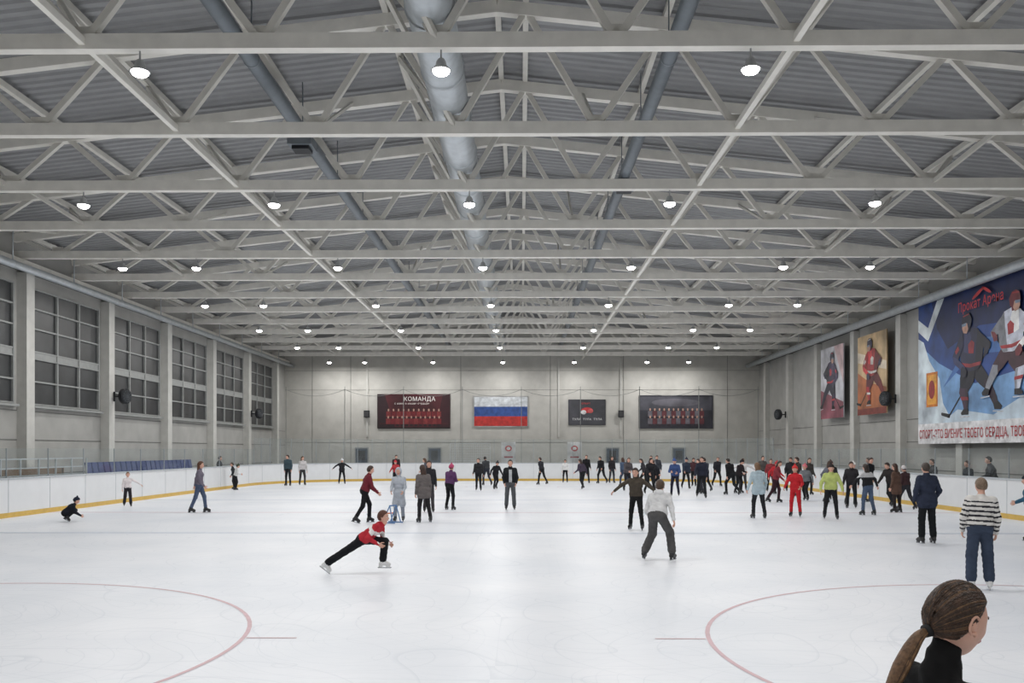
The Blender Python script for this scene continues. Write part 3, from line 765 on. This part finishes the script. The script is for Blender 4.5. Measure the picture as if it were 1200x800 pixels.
    if hair=='beanie' or hair=='beanie_long':
        if hair=='beanie_long':
            b.loft(Hd([(0,-.03,.0),(0,-.05,-.08),(0,-.07,-.16),(0,-.07,-.25)]),[(.08*hs,.06*hs),(.085*hs,.05*hs),(.08*hs,.04*hs),(.04*hs,.02*hs)],hm_,12,ref=Rh@np.array([0,1.,0]))
        shell(.008,HL_Y,HL_Z,hm_)
        hmt=cloth(hat); shell(.022,[-1,-.3,0,.3,1],[-.25,-.2,.0,.2,.36],hmt,.08)
        b.add(Hd(de*[.03,.03,.03]+[0,-.01,.155]),fe,hmt)
    if hair=='hood':
        hmt=cloth(top); shell(.026,[-1,-.2,.1,.45,.62,1],[-1.3,-1.3,-1.1,-.4,.5,.62],hmt,.12)
        shell(.010,HL_Y,HL_Z,hm_)
    if hero:
        tie=np.array([0.0,-.93,-.36]); tie/=np.linalg.norm(tie)
        tiep=head_surf(tie[None])[0]*1.0+tie*.022
        hms=[hairm((74,54,42)),hairm((112,84,60)),hairm((58,44,35)),hairm((142,110,78))]
        rnd=random.Random(3)
        for q in range(900):
            az=rnd.uniform(-math.pi,math.pi); zb=.4
            for _ in range(4):
                zb=float(np.interp(math.cos(az)*math.sqrt(max(0,1-zb*zb)),HL_Y,HL_Z))
            zb=min(.97,zb+.05+rnd.random()**2*.7*(1 if math.cos(az)>-.3 else .3))
            c_=math.sqrt(1-zb*zb); d0=np.array([math.sin(az)*c_,math.cos(az)*c_,zb])
            om=math.acos(max(-1,min(1,d0.dot(tie))))
            if om<.15 or om>3.0: continue
            Ts=np.linspace(0,1,9); W_=np.array([(math.sin((1-t_)*om)*d0+math.sin(t_*om)*tie)/math.sin(om) for t_ in Ts])
            base=head_surf(W_); base[:,1]=np.where(W_[:,1]>0,np.minimum(base[:,1],.096*W_[:,1]),base[:,1])
            nn=W_*np.array([1/.076,1/.096,1/.118]); nn/=np.linalg.norm(nn,axis=1)[:,None]
            off=np.interp(Ts,[0,.12,.6,1],[.002,.009,.011,.018])+rnd.uniform(-.001,.003)*math.sin(1)
            Pp=base+nn*off[:,None]
            b.loft(Hd(Pp),[.0012]+[.0022]*7+[.0016],hms[rnd.choice((0,0,1,2,2))],4,ref=Rh@np.array([.3,.2,1.]))
        b.loft(Hd([tiep+tie*(-.012),tiep+tie*.012]),[.020,.020],mat('hair_tie_black',(20,20,22),.7),14)
        tail=np.array([tiep,tiep+[-.0,-.03,-.02],tiep+[0,-.052,-.065],tiep+[0,-.078,-.13],tiep+[0,-.100,-.20],tiep+[0,-.11,-.28]])
        tr=np.array([.013,.021,.028,.030,.024,.006])
        tt=np.linspace(0,5,16); ctr=np.stack([np.interp(tt,range(6),tail[:,k]) for k in range(3)],1)
        for _ in range(2): ctr[1:-1]=(ctr[:-2]+2*ctr[1:-1]+ctr[2:])/4
        rr=np.interp(tt,range(6),tr)
        b.loft(Hd(ctr),list(rr*.85),hms[1],12,ref=Rh@np.array([1,0,0.]))
        for q in range(260):
            a=rnd.uniform(0,6.28); r0=.55+.5*rnd.random(); tw=rnd.uniform(-.8,.8)
            Pp=[c0+np.array([math.cos(a+tw*i/15)*rr[i]*r0*.9,math.sin(a+tw*i/15)*rr[i]*r0*.9*.8,math.sin(a+tw*i/15)*rr[i]*r0*.4]) for i,c0 in enumerate(ctr)]
            b.loft(Hd(Pp),[.0018]*15+[.0006],hms[rnd.choice((1,3,3,0))],4,ref=Rh@np.array([1,.2,.1]))
    Vs=np.concatenate(b.v); Vs[:,2]-=zmin; b.v=[Vs]
    return b.obj(kind,True,(x,y,z0+.001),R_(yaw))

ST=dict(legs=((4,5,-4,3),(-2,5,-6,3)))
GL=dict(legs=((28,7,-8,7),(-8,8,-38,8)),lean=14,arms=((-20,18,10,10),(30,14,60,8)))
GR=dict(legs=((-8,8,-38,8),(28,7,-8,7)),lean=14,arms=((30,14,60,8),(-20,18,10,10)))
WK=dict(legs=((18,5,4,5),(-12,5,-28,5)),lean=6,arms=((-18,10,5,6),(22,10,45,4)))
OUT=dict(legs=((8,8,-4,6),(-4,9,-16,7)),lean=8,arms=((10,55,25,50),(10,60,25,48)))
CR=dict(legs=((12,6,-10,6),(8,6,-12,6)),lean=10,arms=((20,10,95,-25),(20,10,95,-25)))
BK=(34,35,40)
person('girl_with_ponytail',1.28,2.80,1.60,yaw=-78,lean=4,top=(22,22,24),bot=(34,36,46),hc=(70,52,40),hair='pony',hero=True,res=.012,head=(3,10),bulk=.78,collar=True,shoe=(230,230,230))
person('child_skater',-2.62,14.84,1.42,yaw=-100,lean=52,legs=((86,6,-8,4),(-56,14,-56,12)),arms=((50,20,115,-30),(20,25,110,-20)),top=(196,44,56),top2=(232,226,224),pattern='band',hair='short',hc=(90,52,36),res=.014,head=(10,-15),bot=(28,30,36),shoe=(220,220,220),wide=1.15)
person('woman_skater',2.5,16.5,1.62,yaw=-28,lean=32,side=-4,legs=((30,12,-30,14),(38,12,-10,10)),arms=((20,18,60,-10),(0,20,14,12)),top=(212,212,214),hair='short',hc=(84,66,54),res=.014,bot=(86,84,84),shoe=(36,36,38),hood=True,wide=1.25,bulk=1.1,head=(0,-10))
person('woman_skater',6.72,13.2,1.60,yaw=-14,lean=4,side=3,legs=((2,5,-5,2),(6,5,-8,2)),arms=((4,14,30,-4),(4,16,24,2)),top=(222,218,212),top2=(48,48,56),pattern='stripes',hair='short',hc=(126,106,88),res=.011,bot=(54,68,94),shoe=(222,222,222),wide=1.25,bulk=1.12,collar=False,head=(14,4))
person('man_skater',8.9,19.75,1.73,yaw=8,lean=3,legs=((3,4,-3,2),(0,4,-5,2)),arms=((-5,20,35,-8),(-5,20,35,-8)),top=(46,54,78),bot=(28,30,34),hair='short',hc=(70,60,54),res=.015,bulk=1.2,coat=.2,gloves=(36,36,40),wide=1.1)
person('child_skater',11.5,20.4,1.42,yaw=60,lean=5,top=(40,96,130),bot=BK,hair='beanie',hat=(40,50,60),res=.018,bulk=1.15,arms=((20,14,70,4),(20,14,70,4)))
person('woman_skater',2.93,22.9,1.56,yaw=160,top=(78,68,58),bot=(30,30,32),hair='long',hc=(52,38,32),res=.016,bulk=1.08,**OUT)
person('woman_skater',-10.5,29.1,1.66,yaw=-80,top=(112,104,122),bot=(70,88,122),hair='long',hc=(92,58,40),res=.017,bulk=1.05,legs=((20,4,6,4),(-14,4,-22,4)),lean=2,arms=((-30,14,-10,8),(10,10,40,4)))
person('child_skater',-14.3,32.4,1.2,yaw=-150,top=(230,218,220),bot=(44,42,48),hair='pony',hc=(110,84,64),res=.018,wide=1.2,legs=((8,5,-2,4),(-5,5,-14,5)),lean=3,arms=((0,60,10,55),(5,14,20,6)))
person('child_skater',-13.0,25.4,1.2,yaw=-60,top=(28,32,44),bot=(26,28,36),hair='beanie',hat=(30,40,60),res=.017,bulk=1.25,lean=45,legs=((110,10,-50,8),(110,10,-50,8)),arms=((60,6,100,-10),(60,6,100,-10)))
person('man_skater',-4.38,25.0,1.62,yaw=-65,top=(128,32,46),bot=(26,26,30),hair='short',hc=(60,42,34),res=.016,legs=((26,5,0,5),(-12,6,-34,6)),lean=16,arms=((30,12,70,0),(28,12,60,0)),bulk=1.05)
person('woman_skater',-3.5,25.6,1.50,yaw=175,top=(178,186,198),bot=(140,150,166),hair='hood',hc=(90,70,60),res=.016,coat=.9,bulk=1.05,arms=((15,10,60,-6),(15,10,60,-6)))
person('woman_skater',-2.75,25.3,1.6,yaw=30,top=(108,100,98),bot=(40,38,42),hair='long',hc=(66,46,38),res=.016,bulk=1.1,legs=((10,5,-6,4),(-4,5,-18,4)),lean=10,coat=.3)
person('woman_skater',-3.05,29.5,1.66,yaw=190,top=(44,44,50),bot=(64,62,66),hair='long',hc=(50,38,34),res=.018,bulk=1.1)
person('woman_skater',-2.45,30.6,1.54,yaw=-30,top=(96,52,104),bot=(30,30,36),hair='beanie',hat=(186,72,110),res=.018,bulk=1.12,**CR)
person('man_skater',-.38,30.7,1.68,yaw=180,top=(34,36,40),top2=(186,190,194),pattern='front',bot=(84,88,94),hair='short',hc=(44,34,30),res=.017,bulk=1.1,arms=((4,14,40,-8),(4,14,40,-8)),wide=1.1)
person('woman_skater',7.1,26.9,1.64,yaw=10,top=(172,196,208),bot=(40,40,46),hair='long',hc=(120,90,66),res=.017,bulk=1.12,coat=.25,legs=((10,6,-4,4),(-2,7,-14,4)),lean=8,arms=((8,20,30,8),(8,20,34,6)),hood=True)
person('child_skater',8.42,27.6,1.54,yaw=150,top=(206,40,48),top2=(236,228,226),pattern='side',bot=(204,38,46),hair='beanie',hat=(226,60,60),res=.017,bulk=1.08,legs=((10,7,-2,5),(4,7,-12,5)),lean=8,arms=((25,16,70,-2),(30,20,60,6)))
person('woman_skater',9.15,26.6,1.62,yaw=165,top=(190,204,116),bot=(36,36,40),hair='beanie_long',hc=(90,60,44),hat=(60,50,50),res=.017,bulk=1.12,legs=((14,8,-8,6),(2,8,-20,5)),lean=12,arms=((8,26,30,12),(12,24,40,6)))
person('woman_skater',10.9,28.3,1.58,yaw=20,top=(42,42,46),top2=(200,200,204),pattern='yoke',bot=(74,94,128),hair='long',hc=(56,44,38),res=.018,bulk=1.1,lean=10,arms=((15,50,25,40),(15,46,20,30)),legs=((8,8,-4,6),(-2,8,-12,6)))
person('woman_skater',12.3,29.5,1.56,yaw=40,top=(104,74,60),bot=(48,40,40),hair='long',hc=(70,48,38),res=.019,coat=.5,bulk=1.1)
person('man_spectator',15.35,29.3,1.82,yaw=75,top=(30,30,34),bot=(34,34,38),hair='short',hc=(50,44,40),res=.017,lean=12,bulk=1.15,arms=((35,16,80,4),(20,16,85,0)))
crowd=[
(-15.0,46.6,1.35,90,ST,(50,54,58),BK,'short',(70,54,44),None),(-14.6,45.6,1.3,-60,CR,(214,214,214),BK,'beanie',(70,54,44),(70,80,60)),
(-13.3,51.0,1.75,170,ST,(60,84,96),BK,'short',(50,40,34),None),(-12.7,51.8,1.65,-150,ST,(200,196,196),(60,60,64),'long',(96,70,50),None),
(-10.8,53.8,1.5,180,OUT,(44,44,50),BK,'beanie',(60,50,44),(220,220,225)),
(-7.7,55.0,1.72,200,ST,(60,40,44),BK,'short',(50,40,36),None),(-7.2,51.5,1.45,160,GL,(190,60,66),BK,'beanie',(60,40,36),(210,60,70)),
(-2.15,44.8,1.62,180,WK,(44,44,48),BK,'short',(50,40,36),None),(-2.0,51.4,1.7,20,GL,(60,62,68),(50,54,66),'short',(40,34,30),None),(-1.35,46.6,1.5,-150,GR,(36,36,42),BK,'beanie',(40,34,30),(60,60,66)),
(-5.0,47.0,1.6,100,WK,(84,88,104),BK,'long',(90,66,50),None),
(2.75,56.2,1.42,170,ST,(226,226,226),BK,'short',(60,48,40),None),
(4.0,55.4,1.72,190,WK,(34,34,38),BK,'short',(46,38,34),None),(4.9,54.8,1.68,150,GR,(36,36,40),BK,'short',(46,38,34),None),(5.6,55.6,1.6,200,ST,(48,44,48),(56,60,70),'long',(60,44,38),None),
(5.75,50.0,1.66,10,GL,(72,92,124),(60,76,104),'long',(80,56,44),None),(6.6,48.0,1.6,60,GL,(54,52,58),BK,'long',(60,44,38),None),
(7.3,50.5,1.7,180,ST,(150,150,156),(48,48,52),'short',(60,50,44),None),
(5.95,41.5,1.66,-160,WK,(36,36,42),BK,'long',(44,34,30),None),(6.85,40.0,1.66,160,CR,(52,78,140),(40,40,60),'beanie',(44,34,30),(60,90,160)),
(7.7,38.4,1.76,185,WK,(40,44,62),BK,'short',(46,38,34),None),(8.35,42.0,1.6,110,ST,(44,46,54),(54,56,66),'long',(56,40,34),None),(9.1,44.4,1.66,10,WK,(72,76,88),BK,'short',(56,40,34),None),
(9.5,40.6,1.74,40,GL,(30,30,34),BK,'short',(44,36,32),None),(10.3,42.6,1.6,230,CR,(46,40,44),BK,'beanie',(44,36,32),(40,40,46)),
(11.1,45.0,1.6,170,OUT,(218,214,214),(60,60,66),'long',(110,84,60),None),(11.6,41.2,1.55,200,GR,(198,44,52),BK,'beanie',(60,44,40),(206,56,60)),
(9.9,35.0,1.62,-110,WK,(150,44,56),(60,30,40),'long',(60,44,40),None),(11.4,36.0,1.5,150,GL,(112,116,122),BK,'beanie',(60,44,40),(230,120,130)),
(12.2,39.6,1.7,100,ST,(60,50,44),BK,'short',(60,44,40),None),(13.1,41.0,1.65,190,ST,(66,62,60),(50,48,48),'long',(70,50,44),None),(12.9,37.2,1.6,120,CR,(40,44,48),BK,'beanie',(60,44,40),(90,50,50)),
(12.3,33.6,1.6,175,CR,(86,90,96),(66,64,66),'beanie_long',(80,60,44),(232,230,226)),(13.4,32.6,1.66,110,GL,(52,46,46),BK,'short',(60,44,40),None),(13.7,35.5,1.72,200,ST,(30,32,36),BK,'short',(60,44,40),None),
(3.2,47.0,1.6,40,GR,(70,60,80),BK,'long',(60,44,40),None),
(8.0,53.0,1.7,180,ST,(60,64,74),BK,'short',(60,44,40),None),(9.6,50.0,1.6,160,WK,(80,44,50),BK,'long',(60,44,40),None),(11.0,50.5,1.65,190,WK,(40,42,50),BK,'short',(60,44,40),None),(12.6,47.0,1.7,180,ST,(90,86,84),BK,'short',(60,44,40),None),
(11.6,31.6,1.62,140,ST,(44,42,46),BK,'short',(60,44,40),None),(13.2,30.9,1.5,30,WK,(70,44,48),(50,50,58),'beanie',(60,44,40),(196,190,190)),(11.9,34.9,1.6,-60,WK,(96,100,112),BK,'long',(70,50,40),None),
(6.9,45.6,1.6,90,GL,(36,38,46),BK,'short',(60,44,40),None),(5.3,45.0,1.66,200,CR,(86,80,84),(44,44,50),'long',(80,56,44),None),(12.2,44.0,1.6,170,ST,(160,50,56),BK,'short',(60,44,40),None),(8.7,47.5,1.62,180,WK,(48,60,80),BK,'beanie',(60,44,40),(60,60,80)),(13.3,44.5,1.66,190,ST,(50,50,54),BK,'short',(60,44,40),None),
(1.2,53.0,1.6,60,WK,(50,52,60),BK,'short',(60,44,40),None),
]
rj=random.Random(11)
for i,(x,y,h,yaw,pose,tp,bt,hr,hcx,ht) in enumerate(crowd):
    kind='child_skater' if h<1.5 else ('woman_skater' if hr in('long','beanie_long','pony') or h<1.64 else 'man_skater')
    kw=dict(pose)
    am_=kw.get('arms',((5,9,22,4),(5,9,22,4)))
    kw['arms']=tuple(tuple(v+rj.uniform(-12,18)*(1 if q%2==0 else .5) for q,v in enumerate(a)) for a in am_)
    kw['legs']=tuple((a[0]+rj.uniform(-5,9),a[1]+rj.uniform(-2,3),a[2]+rj.uniform(-9,2),a[3]) for a in kw['legs'])
    kw['head']=(rj.uniform(-35,35),rj.uniform(-4,12)); kw['lean']=kw.get('lean',4)+rj.uniform(-1,7)
    person(kind,x,y,h,yaw=yaw+rj.uniform(-15,15),top=tp,bot=bt,hair=hr,hc=hcx,hat=ht or (60,60,60),res=.022,bulk=1.12,**kw)
for x,y,h,yaw,tp in ((15.4,33.6,1.7,90,(60,56,58)),(15.3,39.5,1.7,80,(70,40,44)),(15.5,31.2,1.66,100,(44,48,54)),(-16.2,47.8,1.7,-90,(40,44,50))):
    person('spectator',x,y,h,yaw=yaw,top=tp,bot=BK,res=.022,bulk=1.12,z0=-.02)

# skating aid
b=MB(); bl=mat('skating_aid_blue',(90,128,176),.4)
for sx in(-.18,.18):
    b.loft([(sx,-.25,.03),(sx,.25,.03)],[.018,.018],bl,8); b.loft([(sx,-.18,.03),(sx*.8,-.05,.50)],[.016,.016],bl,8); b.loft([(sx,.18,.03),(sx*.8,-.05,.50)],[.016,.016],bl,8)
b.loft([(-.15,-.05,.50),(.15,-.05,.50)],[.02,.02],bl,8,ref=(0,1,0)); b.loft([(-.17,.08,.28),(.17,.08,.28)],[.016,.016],mat('aid_orange',(230,120,60),.5),8,ref=(0,1,0))
b.obj('skating_aid',False,(-3.62,24.95,0),R_(60))

# ------------------------------------------------------------------ world + camera
wd=bpy.data.worlds.new('night'); scn.world=wd; wd.use_nodes=True
wd.node_tree.nodes['Background'].inputs[0].default_value=(.02,.025,.035,1); wd.node_tree.nodes['Background'].inputs[1].default_value=.3
cam=bpy.data.cameras.new('camera'); cam.sensor_width=36; cam.lens=31.5; cam.shift_y=.1058; cam.clip_start=.05; cam.clip_end=300
co=bpy.data.objects.new('camera',cam); co.location=(0,0,2.05); co.rotation_euler=(R_(90),0,R_(.6)); scn.collection.objects.link(co); scn.camera=co
print('done', len(bpy.data.objects))
